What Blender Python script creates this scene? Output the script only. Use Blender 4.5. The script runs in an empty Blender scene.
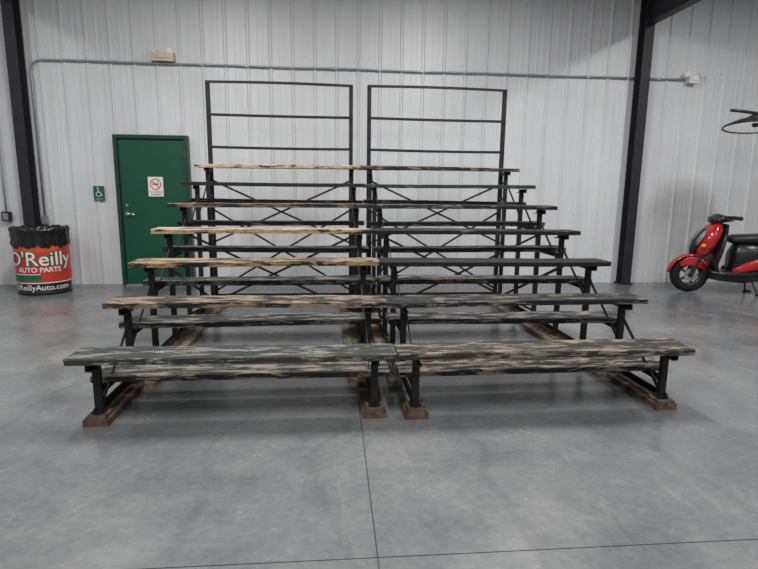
import bpy, bmesh, math, random
from mathutils import Vector, Matrix
random.seed(7)
sc=bpy.context.scene
try:
    sc.view_settings.view_transform='Standard'
    sc.view_settings.look='None'
except Exception: pass
W=7.916
# ---------------------------------------------------------------- materials
def newmat(name):
    m=bpy.data.materials.new(name); m.use_nodes=True
    nt=m.node_tree; b=nt.nodes['Principled BSDF']
    return m,nt,b
def simple(name,col,rough=.5,metal=0,noise=0.12,scale=12,bump=0,emit=None,coat=0,spec=.5):
    m,nt,b=newmat(name)
    tc=nt.nodes.new('ShaderNodeTexCoord'); n=nt.nodes.new('ShaderNodeTexNoise')
    n.inputs['Scale'].default_value=scale; n.inputs['Detail'].default_value=6
    nt.links.new(tc.outputs['Object'],n.inputs['Vector'])
    r=nt.nodes.new('ShaderNodeValToRGB')
    r.color_ramp.elements[0].position=.3; r.color_ramp.elements[1].position=.7
    r.color_ramp.elements[0].color=[max(0,c*(1-noise)) for c in col]+[1]
    r.color_ramp.elements[1].color=[min(1,c*(1+noise)) for c in col]+[1]
    nt.links.new(n.outputs['Fac'],r.inputs['Fac']); nt.links.new(r.outputs['Color'],b.inputs['Base Color'])
    b.inputs['Roughness'].default_value=rough; b.inputs['Metallic'].default_value=metal
    b.inputs['Coat Weight'].default_value=coat; b.inputs['Specular IOR Level'].default_value=spec
    if bump:
        bp=nt.nodes.new('ShaderNodeBump'); bp.inputs['Strength'].default_value=bump; bp.inputs['Distance'].default_value=.01
        nt.links.new(n.outputs['Fac'],bp.inputs['Height']); nt.links.new(bp.outputs['Normal'],b.inputs['Normal'])
    if emit:
        b.inputs['Emission Color'].default_value=list(emit[0])+[1]; b.inputs['Emission Strength'].default_value=emit[1]
    return m
def noise(nt,vec,scale,detail=5,rough=.6,mapscale=None,loc=None):
    if mapscale:
        mp=nt.nodes.new('ShaderNodeMapping'); mp.inputs['Scale'].default_value=mapscale
        if loc: mp.inputs['Location'].default_value=loc
        nt.links.new(vec,mp.inputs['Vector']); vec=mp.outputs['Vector']
    n=nt.nodes.new('ShaderNodeTexNoise'); n.inputs['Scale'].default_value=scale
    n.inputs['Detail'].default_value=detail; n.inputs['Roughness'].default_value=rough
    nt.links.new(vec,n.inputs['Vector']); return n.outputs['Fac']
def ramp(nt,fac,stops):
    r=nt.nodes.new('ShaderNodeValToRGB'); e=r.color_ramp.elements
    while len(e)<len(stops): e.new(.5)
    for i,(p,c) in enumerate(stops):
        e[i].position=p; e[i].color=(c if len(c)==4 else tuple(c)+(1,))
    nt.links.new(fac,r.inputs['Fac']); return r.outputs['Color']
def mix(nt,f,a,b,mode='MIX'):
    m=nt.nodes.new('ShaderNodeMix'); m.data_type='RGBA'; m.blend_type=mode
    if isinstance(f,float): m.inputs[0].default_value=f
    else: nt.links.new(f,m.inputs[0])
    for k,x in ((6,a),(7,b)):
        if isinstance(x,tuple): m.inputs[k].default_value=(x+(1,))[:4]
        else: nt.links.new(x,m.inputs[k])
    return m.outputs[2]
def math_(nt,op,a,b):
    m=nt.nodes.new('ShaderNodeMath'); m.operation=op
    for k,x in ((0,a),(1,b)):
        if isinstance(x,(int,float)): m.inputs[k].default_value=x
        else: nt.links.new(x,m.inputs[k])
    return m.outputs[0]
def plankmat(name,paint,wood,cov,seed=0.):
    m,nt,b=newmat(name)
    tc=nt.nodes.new('ShaderNodeTexCoord').outputs['Object']
    streak=noise(nt,tc,1,10,.75,(7,60,60),(seed,seed*3,0))
    patch=noise(nt,tc,1,5,.68,(3.4,16,16),(seed*2,0,seed))
    fine=noise(nt,tc,1,6,.7,(12,150,150),(0,seed,0))
    s=math_(nt,'ADD',math_(nt,'MULTIPLY',streak,.75),math_(nt,'MULTIPLY',patch,.75))
    thr=.75+(0.5-cov)*.36
    f=nt.nodes.new('ShaderNodeMapRange'); f.inputs[1].default_value=thr-.010; f.inputs[2].default_value=thr+.018
    nt.links.new(s,f.inputs[0])
    wl=tuple(min(1,c*1.5) for c in wood); wd=tuple(c*.4 for c in wood)
    wc=ramp(nt,fine,[(.36,wd),(.5,wood),(.64,wl)])
    pc=ramp(nt,fine,[(.3,tuple(c*.5 for c in paint)),(.7,tuple(c*1.8 for c in paint))])
    col=mix(nt,f.outputs[0],pc,wc)
    nt.links.new(col,b.inputs['Base Color']); b.inputs['Roughness'].default_value=.7
    b.inputs['Specular IOR Level'].default_value=.3
    bp=nt.nodes.new('ShaderNodeBump'); bp.inputs['Strength'].default_value=.6; bp.inputs['Distance'].default_value=.006
    nt.links.new(s,bp.inputs['Height']); nt.links.new(bp.outputs['Normal'],b.inputs['Normal'])
    return m
# ---------------------------------------------------------------- mesh builder
class B:
    def __init__(s): s.bm=bmesh.new(); s.mats=[]
    def mi(s,m):
        if m not in s.mats: s.mats.append(m)
        return s.mats.index(m)
    def add(s,vs,fs,m,smooth=False):
        k=s.mi(m); v=[s.bm.verts.new(p) for p in vs]
        for f in fs:
            try:
                F=s.bm.faces.new([v[i] for i in f]); F.material_index=k; F.smooth=smooth
            except ValueError: pass
        return v
    def box(s,c,size,m,rot=None):
        c=Vector(c); h=Vector(size)/2; R=rot or Matrix.Identity(3)
        vs=[c+R@Vector((h.x*a,h.y*b,h.z*d)) for a in(-1,1) for b in(-1,1) for d in(-1,1)]
        s.add(vs,[(0,1,3,2),(4,6,7,5),(0,4,5,1),(2,3,7,6),(0,2,6,4),(1,5,7,3)],m)
    def frame(s,p0,p1,ref=None):
        d=(Vector(p1)-Vector(p0)).normalized()
        r=Vector(ref) if ref else (Vector((0,0,1)) if abs(d.z)<.95 else Vector((0,1,0)))
        a=d.cross(r).normalized(); b=a.cross(d).normalized(); return d,a,b
    def beam(s,p0,p1,w,h,m,ref=None):
        p0=Vector(p0);p1=Vector(p1); d,a,b=s.frame(p0,p1,ref)
        vs=[p+a*(w/2*i)+b*(h/2*j) for p in(p0,p1) for i,j in((-1,-1),(1,-1),(1,1),(-1,1))]
        s.add(vs,[(0,3,2,1),(4,5,6,7),(0,1,5,4),(1,2,6,5),(2,3,7,6),(3,0,4,7)],m)
    def angle(s,p0,p1,w,m,ref=None,t=.006,fl=1):
        p0=Vector(p0);p1=Vector(p1); d,a,b=s.frame(p0,p1,ref); a=a*fl
        prof=[(0,0),(w,0),(w,t),(t,t),(t,w),(0,w)]
        vs=[p+a*(x-w/2)+b*(y-w/2) for p in(p0,p1) for x,y in prof]
        n=6; fs=[tuple(range(n))[::-1],tuple(range(n,2*n))]+[(i,(i+1)%n,n+(i+1)%n,n+i) for i in range(n)]
        s.add(vs,fs,m)
    def cyl(s,p0,p1,r,m,r2=None,n=20,cap=True,smooth=True):
        p0=Vector(p0);p1=Vector(p1); r2=r if r2 is None else r2; d,a,b=s.frame(p0,p1)
        vs=[]
        for p,q in((p0,r),(p1,r2)):
            for i in range(n):
                t=2*math.pi*i/n; vs.append(p+a*(q*math.cos(t))+b*(q*math.sin(t)))
        s.add(vs,[(i,(i+1)%n,n+(i+1)%n,n+i) for i in range(n)],m,smooth)
        if cap:
            s.add(vs[:n],[tuple(range(n))[::-1]],m); s.add(vs[n:],[tuple(range(n))],m)
    def tube(s,pts,r,m,n=10,closed=False):
        pts=[Vector(p) for p in pts]; N=len(pts); vs=[]
        prev=None
        for i,p in enumerate(pts):
            if closed: d=(pts[(i+1)%N]-pts[i-1])
            else: d=pts[min(i+1,N-1)]-pts[max(i-1,0)]
            d.normalize()
            if prev is None:
                ref=Vector((0,0,1)) if abs(d.z)<.9 else Vector((0,1,0)); a=d.cross(ref).normalized()
            else: a=(prev-d*prev.dot(d)).normalized()
            prev=a; b=d.cross(a)
            rr=r[i] if isinstance(r,(list,tuple)) else r
            for k in range(n):
                t=2*math.pi*k/n; vs.append(p+a*(rr*math.cos(t))+b*(rr*math.sin(t)))
        fs=[]
        for i in range(N if closed else N-1):
            j=(i+1)%N
            for k in range(n): fs.append((i*n+k,i*n+(k+1)%n,j*n+(k+1)%n,j*n+k))
        if not closed: fs+= [tuple(range(n))[::-1],tuple(range((N-1)*n,N*n))]
        s.add(vs,fs,m,True)
    def lathe(s,o,axis,prof,m,n=32):
        o=Vector(o); d,a,b=s.frame(o,o+Vector(axis)); vs=[]
        for r,h in prof:
            for k in range(n):
                t=2*math.pi*k/n; vs.append(o+d*h+a*(r*math.cos(t))+b*(r*math.sin(t)))
        fs=[]
        for i in range(len(prof)-1):
            for k in range(n): fs.append((i*n+k,i*n+(k+1)%n,(i+1)*n+(k+1)%n,(i+1)*n+k))
        s.add(vs,fs,m,True)
    def loft(s,secs,m,n=20,e=.7,yo=0):
        vs=[]
        for (x,z,hw,ht,an) in secs:
            nx,nz=math.cos(an),math.sin(an)
            for k in range(n):
                t=2*math.pi*k/n; c=math.cos(t); q=math.sin(t)
                c=math.copysign(abs(c)**e,c); q=math.copysign(abs(q)**e,q)
                vs.append(Vector((x+nx*ht*q, yo+hw*c, z+nz*ht*q)))
        fs=[]; N=len(secs)
        for i in range(N-1):
            for k in range(n): fs.append((i*n+k,i*n+(k+1)%n,(i+1)*n+(k+1)%n,(i+1)*n+k))
        fs+=[tuple(range(n))[::-1],tuple(range((N-1)*n,N*n))]
        s.add(vs,fs,m,True)
    def text(s,txt,size,m,fn,align='CENTER',bold=0.0):
        cu=bpy.data.curves.new('t','FONT'); cu.body=txt; cu.size=size; cu.align_x=align; cu.offset=bold; cu.resolution_u=4
        ob=bpy.data.objects.new('t',cu); sc.collection.objects.link(ob)
        dg=bpy.context.evaluated_depsgraph_get(); me=bpy.data.meshes.new_from_object(ob.evaluated_get(dg))
        vs=[fn(v.co) for v in me.vertices]; s.add(vs,[tuple(p.vertices) for p in me.polygons],m)
        bpy.data.objects.remove(ob); bpy.data.curves.remove(cu); bpy.data.meshes.remove(me)
    def done(s,name,loc=(0,0,0),rz=0,bevel=0,recalc=True):
        if recalc: bmesh.ops.recalc_face_normals(s.bm,faces=s.bm.faces)
        me=bpy.data.meshes.new(name); s.bm.to_mesh(me); s.bm.free()
        for m in s.mats: me.materials.append(m)
        ob=bpy.data.objects.new(name,me); sc.collection.objects.link(ob)
        ob.location=loc; ob.rotation_euler=(0,0,rz)
        if bevel:
            md=ob.modifiers.new('bevel','BEVEL'); md.width=bevel; md.segments=2; md.limit_method='ANGLE'; md.angle_limit=.7
        return ob
# ---------------------------------------------------------------- common mats
m,nt,b=newmat('worn_black_steel')
tc=nt.nodes.new('ShaderNodeTexCoord').outputs['Object']
n1=noise(nt,tc,9,7,.7); n2=noise(nt,tc,60,5,.7)
c=ramp(nt,n2,[(.3,(.006,.006,.008)),(.7,(.016,.016,.018))])
f_=ramp(nt,n1,[(.56,(0,0,0)),(.66,(1,1,1))])
c=mix(nt,f_,c,(.035,.024,.018))
nt.links.new(c,b.inputs['Base Color']); b.inputs['Roughness'].default_value=.6; b.inputs['Specular IOR Level'].default_value=.3
black=m
colblack=simple('column_black_paint',(.02,.018,.022),.5,0,.2,6,spec=.35)
wood_skid=simple('skid_wood',(.11,.078,.056),.85,0,.6,22,.3,spec=.2)
wood_old=simple('skid_wood_pale',(.18,.145,.105),.85,0,.5,22,.3,spec=.2)
white=simple('white_plastic',(.72,.71,.68),.4)
galv=simple('galvanised_conduit',(.34,.35,.37),.4,.5)
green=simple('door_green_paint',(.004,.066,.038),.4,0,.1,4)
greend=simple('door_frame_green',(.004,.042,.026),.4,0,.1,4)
chrome=simple('brushed_steel',(.6,.6,.6),.25,1)
signgreen=simple('sign_green',(.005,.10,.065),.4)
red=simple('red_print',(.62,.02,.015),.4)
# ---------------------------------------------------------------- room
m,nt,b=newmat('sealed_concrete')
tc=nt.nodes.new('ShaderNodeTexCoord').outputs['Object']
big=noise(nt,tc,.55,6,.62); med=noise(nt,tc,1.9,9,.68); fine=noise(nt,tc,26,6,.7)
c=ramp(nt,big,[(.3,(.125,.130,.137)),(.5,(.165,.170,.174)),(.7,(.22,.221,.218))])
c2=ramp(nt,med,[(.3,(.70,.715,.74)),(.5,(.97,.97,.97)),(.7,(1.18,1.17,1.15))])
c3=ramp(nt,fine,[(.3,(.84,.84,.84)),(.7,(1.12,1.12,1.12))])
c=mix(nt,1.0,c,c2,'MULTIPLY'); c=mix(nt,1.0,c,c3,'MULTIPLY')
wv=nt.nodes.new('ShaderNodeTexWave'); wv.inputs['Scale'].default_value=.35; wv.inputs['Distortion'].default_value=14; wv.inputs['Detail'].default_value=3
nt.links.new(tc,wv.inputs['Vector'])
mk=ramp(nt,wv.outputs['Fac'],[(0,(.78,.78,.78)),(.03,(1,1,1))])
c=mix(nt,.5,c,mix(nt,1.0,c,mk,'MULTIPLY'))
sc1=noise(nt,tc,1,9,.75,(7,1.6,1),(3,1,0)); scf=ramp(nt,sc1,[(.58,(0,0,0)),(.72,(.4,.4,.4))])
c=mix(nt,scf,c,(.32,.32,.31))
# dark stains
st=noise(nt,tc,1,6,.6,(1.1,2.4,1),(5,2,0)); stf=ramp(nt,st,[(.60,(0,0,0)),(.70,(.45,.45,.45))])
c=mix(nt,stf,c,(.075,.078,.085))
nt.links.new(c,b.inputs['Base Color'])
rr=nt.nodes.new('ShaderNodeMapRange'); rr.inputs[1].default_value=.3; rr.inputs[2].default_value=.7; rr.inputs[3].default_value=.15; rr.inputs[4].default_value=.32
nt.links.new(med,rr.inputs[0]); nt.links.new(rr.outputs[0],b.inputs['Roughness'])
b.inputs['Specular IOR Level'].default_value=.55
bp=nt.nodes.new('ShaderNodeBump'); bp.inputs['Strength'].default_value=.06; bp.inputs['Distance'].default_value=.01
nt.links.new(med,bp.inputs['Height']); nt.links.new(bp.outputs['Normal'],b.inputs['Normal'])
concrete=m
joint=simple('joint_filler',(.07,.07,.07),.8)
X0,X1,Y0=-7.5,9.5,-5.
f=B()
xs=[X0,-4.4,.17,4.74,X1]; ys=[Y0,-2.74,1.83,W+.1]
g=.0028
for i in range(len(xs)-1):
    for j in range(len(ys)-1):
        a,b_,c_,d=xs[i]+g,xs[i+1]-g,ys[j]+g,ys[j+1]-g
        f.box(((a+b_)/2,(c_+d)/2,-.05),(b_-a,d-c_,.1),concrete)
f.box(((X0+X1)/2,(Y0+W)/2,-.05),(X1-X0,W-Y0,.09),joint)
f.done('floor')
m,nt,b=newmat('white_ribbed_steel')
tc=nt.nodes.new('ShaderNodeTexCoord').outputs['Object']
n1=noise(nt,tc,1,4,.5,(1.2,1,.35)); c=ramp(nt,n1,[(.3,(.58,.585,.60)),(.7,(.66,.665,.68))])
n2=noise(nt,tc,1,6,.6,(9,1,.8)); c=mix(nt,1.0,c,ramp(nt,n2,[(.3,(.95,.95,.95)),(.7,(1.03,1.03,1.03))]),'MULTIPLY')
nt.links.new(c,b.inputs['Base Color']); b.inputs['Roughness'].default_value=.42
steelwall=m
H=4.45
def ribbed(name,p0,p1,nrm):
    p0=Vector(p0);p1=Vector(p1);L=(p1-p0).length;d=(p1-p0)/L;nrm=Vector(nrm)
    prof=[];x=0
    while x<L-.001:
        for dx,h in((0,0),(.068,0),(.074,.0025),(.086,.0025),(.092,0),(.146,0),(.152,.0025),(.164,.0025),(.17,0),(.225,0),(.240,.018),(.264,.018),(.279,0)):
            prof.append((x+dx,h))
        x+=.305
    prof.append((x,0))
    w=B(); vs=[];
    for z in(0,H):
        for a,h in prof: vs.append(p0+d*min(a,L)+nrm*h+Vector((0,0,z)))
    n=len(prof); w.add(vs,[(i,i+1,n+i+1,n+i) for i in range(n-1)],steelwall)
    c=(p0+p1)/2-nrm*.06+Vector((0,0,H/2)); sz=Vector((abs(d.x)*L+abs(nrm.x)*.1,abs(d.y)*L+abs(nrm.y)*.1,H)); w.box(c,sz,steelwall)
    return w
wb=ribbed('wall_back',(X0,W,0),(X1,W,0),(0,-1,0))
screw=simple('screw_heads',(.30,.30,.31),.4,.5)
x=X0+.19
while x<X1:
    for z in(.12,1.05,2.15,3.15,4.0): wb.box((x,W-.003,z),(.010,.008,.010),screw)
    x+=.305
wb.done('wall_back',recalc=False)
ribbed('wall_left',(X0,Y0,0),(X0,W,0),(1,0,0)).done('wall_left',recalc=False)
ribbed('wall_right',(X1,Y0,0),(X1,W,0),(-1,0,0)).done('wall_right',recalc=False)
ribbed('wall_front',(X0,Y0,0),(X1,Y0,0),(0,1,0)).done('wall_front',recalc=False)
cm=simple('ceiling_insulation',(.50,.50,.51),.7,0,.06,3)
cb=B(); cb.box(((X0+X1)/2,(Y0+W)/2,H+.05),(X1-X0,W-Y0,.1),cm); cb.done('ceiling')
FR=W-.024
def column(xc):
    c=B(); w=.14; yb=FR; d=.17
    c.box((xc,yb-.008,H/2),(w,.012,H-.002),colblack); c.box((xc,yb-d,H/2),(w,.012,H-.002),colblack); c.box((xc,yb-d/2,H/2),(.01,d,H-.002),colblack)
    c.box((xc,yb-d/2-.01,.01),(w+.06,d+.03,.02),colblack)
    for sx in(-.085,.085): c.cyl((xc+sx,yb-d/2,.02),(xc+sx,yb-d/2,.05),.010,black,n=8)
    c.done('steel_column')
    r=B(); zb=3.76; y1=yb-d-.008; y0=Y0+.05
    r.box((xc,(y0+y1)/2,zb),(w,y1-y0,.014),colblack)
    r.box((xc,(y0+y1)/2,(zb+H)/2),(.01,y1-y0,H-zb-.02),colblack)
    r.box((xc,(y0+y1)/2,H-.01),(w,y1-y0,.014),colblack)
    r.done('roof_beam')
column(4.505); column(-4.14)
# ---------------------------------------------------------------- bleachers
dark=(.011,.011,.012)
PC=[0]
def pm(wood,cov,paint=dark,seed=0):
    PC[0]+=1; return plankmat('weathered_plank_%d'%PC[0],paint,wood,cov,seed)
grn=(.016,.019,.016)
Lseat=[pm((.20,.195,.17),.38,(.026,.029,.026),1),pm((.25,.185,.13),.48,dark,2),pm((.33,.23,.13),.53,dark,3),pm((.44,.32,.20),.60,dark,4),pm((.20,.13,.09),.48,dark,5),pm((.2,.2,.18),.15,dark,6),pm((.44,.33,.22),.62,dark,7)]
Lfoot=[None,pm((.25,.22,.18),.47,(.022,.021,.02),8),pm((.22,.21,.18),.40,grn,9),pm((.20,.19,.17),.40,dark,10),pm((.16,.17,.15),.32,grn,11),pm((.17,.15,.13),.32,dark,12),pm((.17,.15,.12),.28,dark,13)]
Rseat=[pm((.20,.165,.13),.42,(.022,.020,.018),14),pm((.17,.15,.125),.32,dark,15),pm((.12,.11,.10),.12,dark,16),pm((.17,.17,.15),.22,dark,17),pm((.17,.13,.10),.28,dark,18),pm((.08,.10,.08),.3,grn,19),pm((.17,.13,.10),.38,dark,20)]
Rfoot=[None,pm((.23,.19,.15),.45,dark,21),pm((.21,.19,.16),.40,dark,22),pm((.22,.2,.18),.38,dark,23),pm((.17,.16,.14),.3,dark,24),pm((.14,.13,.12),.25,grn,25),pm((.17,.15,.13),.3,dark,26)]
L,RUN,RISE,H1,INS=1.9087,.542,.2064,.4266,.127
FD=.388
def plank(b,x0,x1,y0,y1,ztop,th,m,amp=.006):
    n=26; vs=[]; ph=random.random()*6; ph2=random.random()*6; tw=random.uniform(-.004,.004)
    for i in range(n+1):
        t=i/n; x=x0+(x1-x0)*t
        zo=amp*math.sin(t*3.1+ph)*.8+random.uniform(-.0008,.0008)
        ye0=random.uniform(-.002,.002)+.002*math.sin(t*9+ph2); ye1=random.uniform(-.002,.002)
        if i in(0,n): ye0+=.004
        tz=tw*(t-.5)*2
        bv=.005
        ring=[(y0+ye0+bv,ztop+zo+tz),(y0+ye0,ztop+zo-bv+tz),(y0+ye0,ztop+zo-th+tz),(y1+ye1,ztop+zo-th-tz),(y1+ye1,ztop+zo-bv-tz),(y1+ye1-bv,ztop+zo-tz)]
        vs+=[(x+random.uniform(-.003,.003)*(i in(0,n)),y,z) for y,z in ring]
    k=6; fs=[tuple(range(k)),tuple(range(n*k,n*k+k))[::-1]]
    for i in range(n):
        for j in range(k): fs.append((i*k+j,(i+1)*k+j,(i+1)*k+(j+1)%k,i*k+(j+1)%k))
    b.add(vs,fs,m)
def bleacher(x1,y1,rot,seats,foots,seed,shortleft):
    random.seed(seed)
    b=B(); TH=.038; SW=.25; YL=6*RUN
    for i in range(7):
        y=i*RUN; z=H1+i*RISE
        dx0=random.uniform(-.012,.012); dx1=random.uniform(-.012,.012)
        if i==0: dx0=dx1=0
        plank(b,dx0,L+dx1,y,y+SW,z,TH,seats[i])
        if i>0:
            fy=y-RUN+.215; fz=z-FD
            plank(b,.03+dx1,L-.03+dx0,fy,fy+.24,fz,TH,foots[i])
    yb=YL+.306; zt=2.602
    for s,xf in((1,INS),(-1,L-INS)):
        if shortleft and s==1:
            b.box((xf,.14,.02),(.14,.22,.04),wood_skid)
            b.box((xf-.05,YL/2+.45,.02),(.10,YL-.3,.04),wood_old)
        else:
            b.box((xf,YL/2+.27,.02),(.145,YL+.46,.04),wood_skid)
            b.box((xf+.11*s,YL/2+.5,.018),(.07,YL-.3,.036),wood_old)
        b.box((xf,.11,.050),(.11,.13,.02),wood_skid)
        b.angle((xf,.07,.082),(xf,yb+.02,.082),.036,black,fl=s)
        for i in range(7):
            y=i*RUN+.115; z=H1+i*RISE-TH
            b.beam((xf,y,.06),(xf,y,z-.002),.042,.036,black)
            b.box((xf,y,.07),(.07,.07,.012),black)
            b.angle((xf,i*RUN+.01,z-.022),(xf,i*RUN+SW-.01,z-.022),.04,black,fl=s)
            if i<6:
                fz=H1+(i+1)*RISE-FD-TH
                b.angle((xf,y-.02,fz-.022),(xf,y+RUN+.02,fz-.022),.036,black,fl=s)
            if i>0:
                b.beam((xf+.022*s,y-RUN,max(.09,H1+(i-1)*RISE-.30)),(xf+.022*s,y,H1+i*RISE-.10),.006,.026,black)
        b.beam((xf-.022*s,YL+.1,.1),(xf-.022*s,3*RUN,H1+3*RISE-.3),.006,.03,black)
        b.beam((xf,yb,.06),(xf,yb,zt),.045,.045,black)
        b.box((xf,yb,.06),(.09,.09,.012),black)
        for z in(.3,1.3,1.6): b.beam((xf,YL+.1,z),(xf,yb,z),.03,.03,black)
    for z,bow in((zt-.01,.010),(zt-.37,-.004),(zt-.735,-.006)):
        n=10; pts=[]
        for i in range(n+1):
            t=i/n; pts.append((INS-.02+(L-2*INS+.04)*t,yb-.03,z+bow*math.sin(math.pi*t)))
        for p,q in zip(pts[:-1],pts[1:]): b.beam(p,q,.008,.030,black)
    xa,xb=INS,L-INS
    for yy,z0,z1 in((yb-.05,.15,1.15),(4*RUN+.14,.15,.95),(6*RUN+.14,.75,1.5)):
        b.beam((xa,yy,z0),(xb,yy,z1),.022,.006,black,ref=(0,1,0)); b.beam((xa,yy+.012,z1),(xb,yy+.012,z0),.022,.006,black,ref=(0,1,0))
        b.cyl(((xa+xb)/2,yy-.01,(z0+z1)/2),((xa+xb)/2,yy+.02,(z0+z1)/2),.01,black,n=8)
    for yy,z0 in((4*RUN+.14,.1),(yb-.04,.1),(2*RUN+.14,.1)):
        b.beam((xa,yy,z0),(xb,yy,z0),.03,.03,black)
    b.done('bleacher',(x1,y1,0),rot)
bleacher(-1.5212,3.0352,.0093,Lseat,Lfoot,3,False)
bleacher(.3931,3.0290,.0217,Rseat,Rfoot,9,True)
# ---------------------------------------------------------------- door (surface framed, proud of the ribs)
d=B(); dx=-2.99; dw=1.0297-.03; yf=FR-.05
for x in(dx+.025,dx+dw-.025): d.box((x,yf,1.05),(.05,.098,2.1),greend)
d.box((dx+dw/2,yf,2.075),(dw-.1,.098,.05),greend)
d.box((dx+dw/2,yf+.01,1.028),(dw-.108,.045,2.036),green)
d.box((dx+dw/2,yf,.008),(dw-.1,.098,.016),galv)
for z in(.25,1.05,1.85): d.cyl((dx+dw-.054,yf-.018,z-.05),(dx+dw-.054,yf-.018,z+.05),.009,chrome,n=10)
hx=dx+.125; yd=yf-.012
d.cyl((hx,yd,1.02),(hx,yd-.02,1.02),.03,chrome); d.cyl((hx,yd-.02,1.02),(hx,yd-.06,1.02),.011,chrome)
d.tube([(hx,yd-.056,1.02),(hx+.05,yd-.058,1.02),(hx+.11,yd-.05,1.015)],.009,chrome)
d.cyl((hx,yd,1.14),(hx,yd-.013,1.14),.022,chrome)
d.done('door_1',bevel=.002)
s=B(); cx,cz,ys=-2.46,1.40,yd-.005
s.box((cx,ys,cz),(.205,.006,.27),white)
bk=simple('print_black',(.02,.02,.02),.5)
ring=[(cx+.07*math.cos(a*math.pi/16),ys-.006,cz+.035+.07*math.sin(a*math.pi/16)) for a in range(32)]
s.tube(ring,.006,red,6,True); s.box((cx,ys-.005,cz+.035),(.14,.004,.011),red,Matrix.Rotation(math.radians(45),3,'Y'))
s.box((cx,ys-.004,cz+.035),(.085,.003,.014),bk); s.box((cx+.03,ys-.004,cz+.06),(.008,.003,.03),bk)
s.text('NO SMOKING',.031,bk,lambda v:Vector((cx+v.x,ys-.004,cz-.085+v.y)))
s.box((cx,ys-.004,cz-.11),(.15,.002,.008),bk)
s.done('no_smoking_sign')
s=B(); cx,cz,ys=-3.255,1.30,FR-.006
s.box((cx,ys,cz),(.145,.008,.20),signgreen)
def P(x,z): return (cx+x,ys-.006,cz+z)
s.cyl((cx-.012,ys-.004,cz+.068),(cx-.012,ys-.008,cz+.068),.011,white)
s.tube([P(-.012,.05),P(-.008,.01),P(.022,.008),P(.036,-.03),P(.048,-.03)],.0055,white,6)
s.tube([P(-.010,.032),P(.018,.032)],.004,white,6)
s.tube([P(-.004+.034*math.cos(a),-.012+.034*math.sin(a)) for a in [math.radians(q) for q in range(110,345,15)]],.0045,white,6)
s.text('RESTROOM',.02,white,lambda v:Vector((cx+v.x,ys-.006,cz-.085+v.y)))
s.done('accessible_restroom_sign')
# ---------------------------------------------------------------- emergency lights
cream=simple('cream_plastic',(.55,.48,.36),.45)
def emlight(x,z,w,sp,body):
    e=B(); y=FR-.046
    e.box((x,y,z),(w,.09,.11),body); e.box((x,y-.05,z+.01),(w*.8,.012,.06),body)
    for q in(-1,1):
        X=x+q*sp; e.cyl((X,y,z+.04),(X,y,z+.065),.014,body)
        e.lathe((X,y,z+.075),(q*.3,-1,-.25),[(0,-.0),(.03,0),(.042,.05),(.042,.062),(0,.058)],white,18)
    return e.done('emergency_light',bevel=.004)
emlight(-2.27,3.125,.30,.085,cream)
emlight(5.31,3.05,.15,.10,white)
c=B(); y=FR-.018; zc=3.051
pts=[(-4.0,y,.98),(-4.0,y,2.78),(-4.01,y,2.9),(-3.99,y,2.98),(-3.93,y,3.03),(-3.85,y,zc)]+[(-3.85+i*.5,y,zc+.004*math.sin(i*1.7)) for i in range(1,17)]+[(4.42,y,zc)]
c.tube(pts,.013,galv,8)
x=-3.6
while x<4.4:
    c.box((x,y+.002,zc),(.025,.026,.036),galv); x+=.61
for x in(-2.9,.0,2.9): c.cyl((x-.03,y,zc),(x+.03,y,zc),.0165,galv,n=12)
c.box((-4.0,y-.008,.93),(.07,.05,.11),galv)
c.done('electrical_conduit')
c=B(); c.tube([(4.59,y,zc),(4.9,y,zc+.004),(5.22,y,zc)],.013,galv,8); c.box((4.8,y+.002,zc),(.025,.026,.036),galv)
c.done('electrical_conduit')
c=B(); c.box((-4.5,FR-.032,.97),(.11,.06,.13),colblack); c.tube([(-4.5,FR-.03,1.03),(-4.5,FR-.03,1.5),(-4.5,FR-.03,H-.05)],.011,galv,8)
c.box((-4.5,FR-.065,.97),(.07,.006,.09),galv)
c.done('electrical_outlet_box')
# ---------------------------------------------------------------- trash can
bag=simple('black_plastic_liner',(.010,.010,.011),.25,0,.3,15,.6)
drum=simple('drum_black',(.012,.012,.013),.4)
lab=simple('label_red',(.50,.040,.022),.35,0,.05)
labo=simple('label_orange',(.56,.09,.025),.35)
labg=simple('label_green',(.01,.12,.05),.35)
labw=simple('label_white',(.72,.72,.70),.4)
c=B(); ox,oy,R=-3.83,7.38,.315
c.lathe((ox,oy,0),(0,0,1),[(0,.0),(R-.02,.0),(R,.015),(R,.03),(R-.006,.045),(R-.006,.26),(R+.004,.275),(R-.006,.29),(R-.006,.79),(R+.006,.81),(R+.006,.83),(R-.01,.835)],drum,48)
n=72; prof=[(R+.014,.625),(R+.020,.66),(R+.010,.70),(R+.018,.75),(R+.012,.79),(R+.026,.83),(R+.018,.86),(R-.000,.868),(R-.03,.85),(R-.06,.72),(R-.08,.5),(0,.4)]
vs=[]
for i,(r,h) in enumerate(prof):
    for k in range(n):
        a=2*math.pi*k/n; wob=.012*math.sin(k*.9)+.012*math.sin(k*2.3+i*.8)
        q=r+(wob*.55 if h>.6 else 0)
        vs.append((ox+q*math.cos(a),oy+q*math.sin(a),h+(wob*1.8 if h<.66 else wob*.5)))
c.add(vs,[(i*n+k,i*n+(k+1)%n,(i+1)*n+(k+1)%n,(i+1)*n+k) for i in range(len(prof)-1) for k in range(n)],bag,True)
def band(z0,z1,m,rr,a0=0,a1=2*math.pi,slope=0):
    n=64; vs=[]
    for i in range(n+1):
        a=a0+(a1-a0)*i/n; t=i/n
        for z in(z0+slope*t,z1+slope*t): vs.append((ox+rr*math.cos(a),oy+rr*math.sin(a),z))
    c.add(vs,[(2*i,2*i+2,2*i+3,2*i+1) for i in range(n)],m,True)
band(.17,.66,lab,R+.003)
band(.56,.66,labo,R+.005,math.radians(150),math.radians(330))
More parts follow.
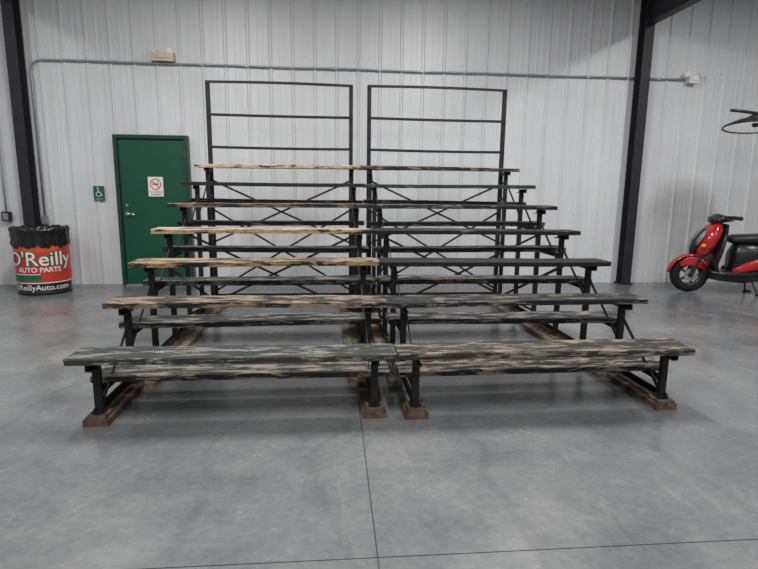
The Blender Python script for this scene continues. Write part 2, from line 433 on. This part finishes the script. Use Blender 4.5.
band(.19,.27,labg,R+.005,math.radians(150),math.radians(290)); band(.155,.168,labw,R+.005); band(.27,.28,labw,R+.006,math.radians(150),math.radians(290))
fc=math.radians(-73)
def wrap(z,rr):
    def fn(v):
        a=fc+v.x/R; return Vector((ox+rr*math.cos(a),oy+rr*math.sin(a),z+v.y))
    return fn
c.text("O'Reilly",.25,labg,wrap(.39,R+.009),bold=.012)
c.text("O'Reilly",.25,labw,wrap(.39,R+.013),bold=.002)
c.text("AUTO PARTS",.085,labw,wrap(.305,R+.010),bold=.002)
c.text("OReillyAuto.com",.10,labw,wrap(.07,R+.006),bold=.001)
c.done('trash_can')
# ---------------------------------------------------------------- scooter
sred=simple('scooter_red_paint',(.40,.008,.010),.2,0,.05,5,coat=.8)
sblk=simple('scooter_black_plastic',(.010,.010,.012),.3)
rub=simple('tyre_rubber',(.012,.012,.012),.8,spec=.2)
seatm=simple('vinyl_seat',(.010,.010,.011),.45)
glass=simple('headlamp_lens',(.20,.21,.23),.08)
rimm=simple('scooter_wheel_rim',(.10,.10,.105),.35,.7)
amber=simple('amber_lens',(.8,.25,.02),.2)
s=B()
def wheel(x,z,r=.20):
    s.lathe((x,-.0,z),(0,1,0),[(r-.065,-.04),(r-.02,-.058),(r+.01,-.055),(r+.035,-.03),(r+.042,0),(r+.035,.03),(r+.01,.055),(r-.02,.058),(r-.065,.04),(r-.065,-.04)],rub,40)
    s.lathe((x,0,z),(0,1,0),[(r-.06,-.035),(r-.072,-.03),(r-.078,0),(r-.072,.03),(r-.06,.035)],rimm,40)
    for k in range(5):
        a=k*2*math.pi/5; s.beam((x+.03*math.cos(a),0,z+.03*math.sin(a)),(x+(r-.06)*math.cos(a),0,z+(r-.06)*math.sin(a)),.03,.03,rimm,ref=(0,1,0))
    s.cyl((x,-.06,z),(x,.06,z),.035,sblk)
wheel(0,.243); wheel(1.39,.243)
s.cyl((0,-.045,.245),(0,-.055,.245),.085,chrome,n=28)
for q in(-1,1):
    s.cyl((0,q*.078,.245),(.13,q*.078,.62),.022,sblk)
# fender: red, deep sides, pointed nose
s.loft([(-.268*math.cos(a),.245+.275*math.sin(a),.030+.055*math.sin(a),.016,math.pi-a) for a in [math.radians(q) for q in range(5,150,8)]],sred,16,.8)
for q in(-1,1):
    s.loft([(-.15,.39,.006,.03,1.9),(-.05,.44,.008,.06,1.7),(.06,.43,.008,.07,1.5),(.16,.36,.006,.04,1.2)],sred,12,.8,yo=q*.075)
# cowl
s.loft([(.09,.48,.06,.05,2.9),(.12,.57,.14,.09,2.9),(.15,.68,.19,.11,2.8),(.20,.80,.20,.10,2.8),(.25,.90,.17,.08,2.8),(.29,.97,.09,.04,2.8)],sred,24,.75)
s.loft([(.00,.52,.03,.03,2.9),(.01,.60,.07,.04,2.9),(.04,.70,.07,.04,2.8),(.09,.80,.05,.03,2.8),(.14,.88,.03,.02,2.8)],sblk,18,.8)
s.loft([(.28,.28,.17,.03,2.9),(.25,.42,.20,.04,2.9),(.285,.60,.225,.035,2.8),(.325,.80,.21,.03,2.8),(.36,.95,.12,.03,2.8)],sblk,24,.6)
for q in(-1,1):
    s.loft([(.02,.66,.015,.01,2.8),(.035,.72,.05,.02,2.8),(.075,.80,.06,.02,2.8),(.115,.86,.02,.012,2.8)],glass,16,.8,yo=q*.095)
    s.lathe((.09,q*.17,.66),(-1,q*.3,.1),[(0,.055),(.022,.05),(.03,.02),(.025,0)],amber,14)
s.loft([(.20,.99,.09,.03,1.57),(.25,1.01,.14,.06,1.57),(.33,1.02,.13,.055,1.57),(.42,1.0,.08,.02,1.57)],sblk,20,.8)
s.loft([(.17,.98,.05,.01,1.57),(.20,1.01,.09,.04,1.57),(.26,1.05,.09,.04,1.57),(.30,1.07,.05,.015,1.57)],sblk,18,.8)
for q in(-1,1):
    s.tube([(.31,0,1.0),(.31,q*.15,1.02),(.35,q*.27,1.05),(.38,q*.36,1.04)],[.02]*4,sblk,10)
    s.cyl((.345,q*.25,1.047),(.385,q*.385,1.04),.026,sblk); s.tube([(.30,q*.22,1.04),(.28,q*.30,1.02),(.31,q*.37,1.01)],.008,sblk,6)
    s.box((.33,q*.2,1.04),(.05,.06,.05),sblk)
# floorboard and belly
s.loft([(.20,.30,.17,.035,1.57),(.35,.28,.19,.045,1.57),(.60,.28,.19,.05,1.57),(.80,.30,.17,.05,1.57)],sblk,20,.5)
s.loft([(.20,.26,.14,.05,1.57),(.35,.235,.16,.06,1.57),(.60,.22,.165,.06,1.57),(.85,.24,.15,.05,1.57)],sblk,20,.5)
D=.10
def sh(L_,dz=0): return [(x-D,z+dz,a,b,c) for x,z,a,b,c in L_]
s.loft(sh([(.57,.45,.10,.16,1.57),(.63,.50,.15,.21,1.57),(.85,.53,.165,.18,1.57),(1.05,.58,.16,.14,1.57),(1.30,.65,.13,.09,1.57),(1.50,.70,.09,.05,1.57),(1.68,.74,.05,.03,1.57)]),sblk,24,.75)
for q in(-1,1):
    s.loft(sh([(.56,.33,.01,.02,1.57),(.68,.37,.03,.06,1.57),(.90,.44,.035,.085,1.57),(1.15,.54,.03,.075,1.57),(1.40,.65,.02,.05,1.57),(1.60,.72,.01,.015,1.57)]),sred,16,.8,yo=q*.155)
s.loft([(.60,.36,.13,.06,1.57),(.9,.33,.12,.10,1.57),(1.2,.30,.08,.08,1.57),(1.42,.27,.06,.05,1.57)],sblk,18,.7)
s.loft(sh([(.52,.735,.07,.015,1.57),(.58,.75,.12,.06,1.57),(.80,.76,.15,.065,1.57),(1.0,.775,.145,.065,1.57),(1.10,.82,.145,.075,1.57),(1.34,.84,.12,.055,1.57),(1.50,.84,.06,.02,1.57)]),seatm,24,.75)
s.loft([(1.54,.72,.05,.03,1.57),(1.62,.72,.045,.025,1.57)],amber,14)
s.tube([(1.25,-.13,.78),(1.5,-.13,.86),(1.68,-.08,.88),(1.68,.08,.88),(1.5,.13,.86),(1.25,.13,.78)],.011,sblk,8)
s.loft([(1.39-.25*math.cos(a),.245+.29*math.sin(a),.065,.008,math.pi-a) for a in [math.radians(q) for q in range(60,170,10)]],sblk,14,.8)
s.tube([(.75,-.12,.22),(.95,-.14,.2),(1.15,-.15,.24)],.018,chrome,8); s.cyl((1.15,-.15,.24),(1.6,-.16,.33),.05,sblk,.055)
for q in(-1,1):
    s.cyl((.72,q*.07,.24),(.80,q*.16,.012),.011,sblk); s.cyl((.77,q*.16,.012),(.87,q*.16,.012),.012,sblk)
s.cyl((1.42,.1,.25),(1.52,.1,.66),.022,chrome)
s.cyl((1.39,-.07,.245),(1.25,-.08,.36),.03,sblk)
so=s.done('motor_scooter',(5.10,7.14,0),math.radians(-14)); so.scale=(1.06,1.06,1.03)
# ---------------------------------------------------------------- dish lamp on a stand at the right
lampw=simple('lamp_reflector_white',(.85,.85,.83),.3,emit=((1,1,.98),.22))  # weak emission added to lighten the dish underside, which gets only floor bounce
rim=simple('lamp_rim_black',(.012,.012,.012),.4)
c=B()
ax=Vector((-.06,-.10,-1)).normalized(); o=Vector((5.50,6.75,2.36))
c.lathe(o,ax,[(0,-.05),(.06,-.05),(.10,-.02),(.22,.02),(.36,.085),(.372,.10),(.372,.112),(.358,.115),(.350,.10)],rim,40)
c.lathe(o,ax,[(0,.06),(.10,.065),(.22,.07),(.34,.09),(.355,.10)],lampw,40)
c.lathe(o,ax,[(0,.11),(.03,.10),(.04,.08),(.04,.06)],rim,20)
c.tube([o+Vector((-.36,0,.10)),o+Vector((-.2,0,.09)),o+Vector((0,0,.07)),o+Vector((.5,0,.0)),Vector((6.55,6.75,2.2)),Vector((6.95,6.75,2.15))],.020,rim,8)
c.cyl((6.95,6.75,.04),(6.95,6.75,2.2),.025,rim); c.cyl((6.95,6.75,0),(6.95,6.75,.04),.25,rim,.22,n=32)
c.done('surgical_floor_lamp')
# ---------------------------------------------------------------- lights
emit=simple('led_panel',(.9,.9,.9),.5,emit=((1,.98,.95),6))
def fixture(x,y,l=1.2,w=.35,power=60):
    b=B(); b.box((x,y,H-.12),(w,l,.07),white); b.box((x,y,H-.158),(w*.85,l*.95,.006),emit)
    for q in(-1,1): b.cyl((x,y+q*l*.35,H-.09),(x,y+q*l*.35,H),.006,galv,n=6)
    b.done('high_bay_light')
    ld=bpy.data.lights.new('high_bay_glow','AREA'); ld.shape='RECTANGLE'; ld.size=w; ld.size_y=l; ld.energy=power; ld.color=(1,.998,.985)
    lo=bpy.data.objects.new('high_bay_glow',ld); lo.location=(x,y,H-.18); sc.collection.objects.link(lo)
for x,k in((-5.2,.35),(-1.8,1.1),(1.6,1.25),(5.6,.85)):
    for y,p in((-2.8,40),(.8,68),(4.6,116)): fixture(x,y,power=p*k)
wd=bpy.data.worlds.new('world'); sc.world=wd; wd.use_nodes=True
wd.node_tree.nodes['Background'].inputs[0].default_value=(.8,.85,.9,1); wd.node_tree.nodes['Background'].inputs[1].default_value=.3
# ---------------------------------------------------------------- camera
h,pi_,ya,ro=1.3991,.1767,.0886,.0119
right=Vector((math.cos(ya),-math.sin(ya),0)); fwd=Vector((math.sin(ya)*math.cos(pi_),math.cos(ya)*math.cos(pi_),-math.sin(pi_)))
up=Vector((math.sin(ya)*math.sin(pi_),math.cos(ya)*math.sin(pi_),math.cos(pi_)))
r2=right*math.cos(ro)+up*math.sin(ro); u2=up*math.cos(ro)-right*math.sin(ro)
cd=bpy.data.cameras.new('camera'); co=bpy.data.objects.new('camera',cd); sc.collection.objects.link(co)
M=Matrix((r2,u2,-fwd)).transposed().to_4x4(); M.translation=Vector((0,0,h)); co.matrix_world=M
cd.sensor_width=36; cd.lens=532.396/758*36; cd.clip_start=.05
sc.camera=co
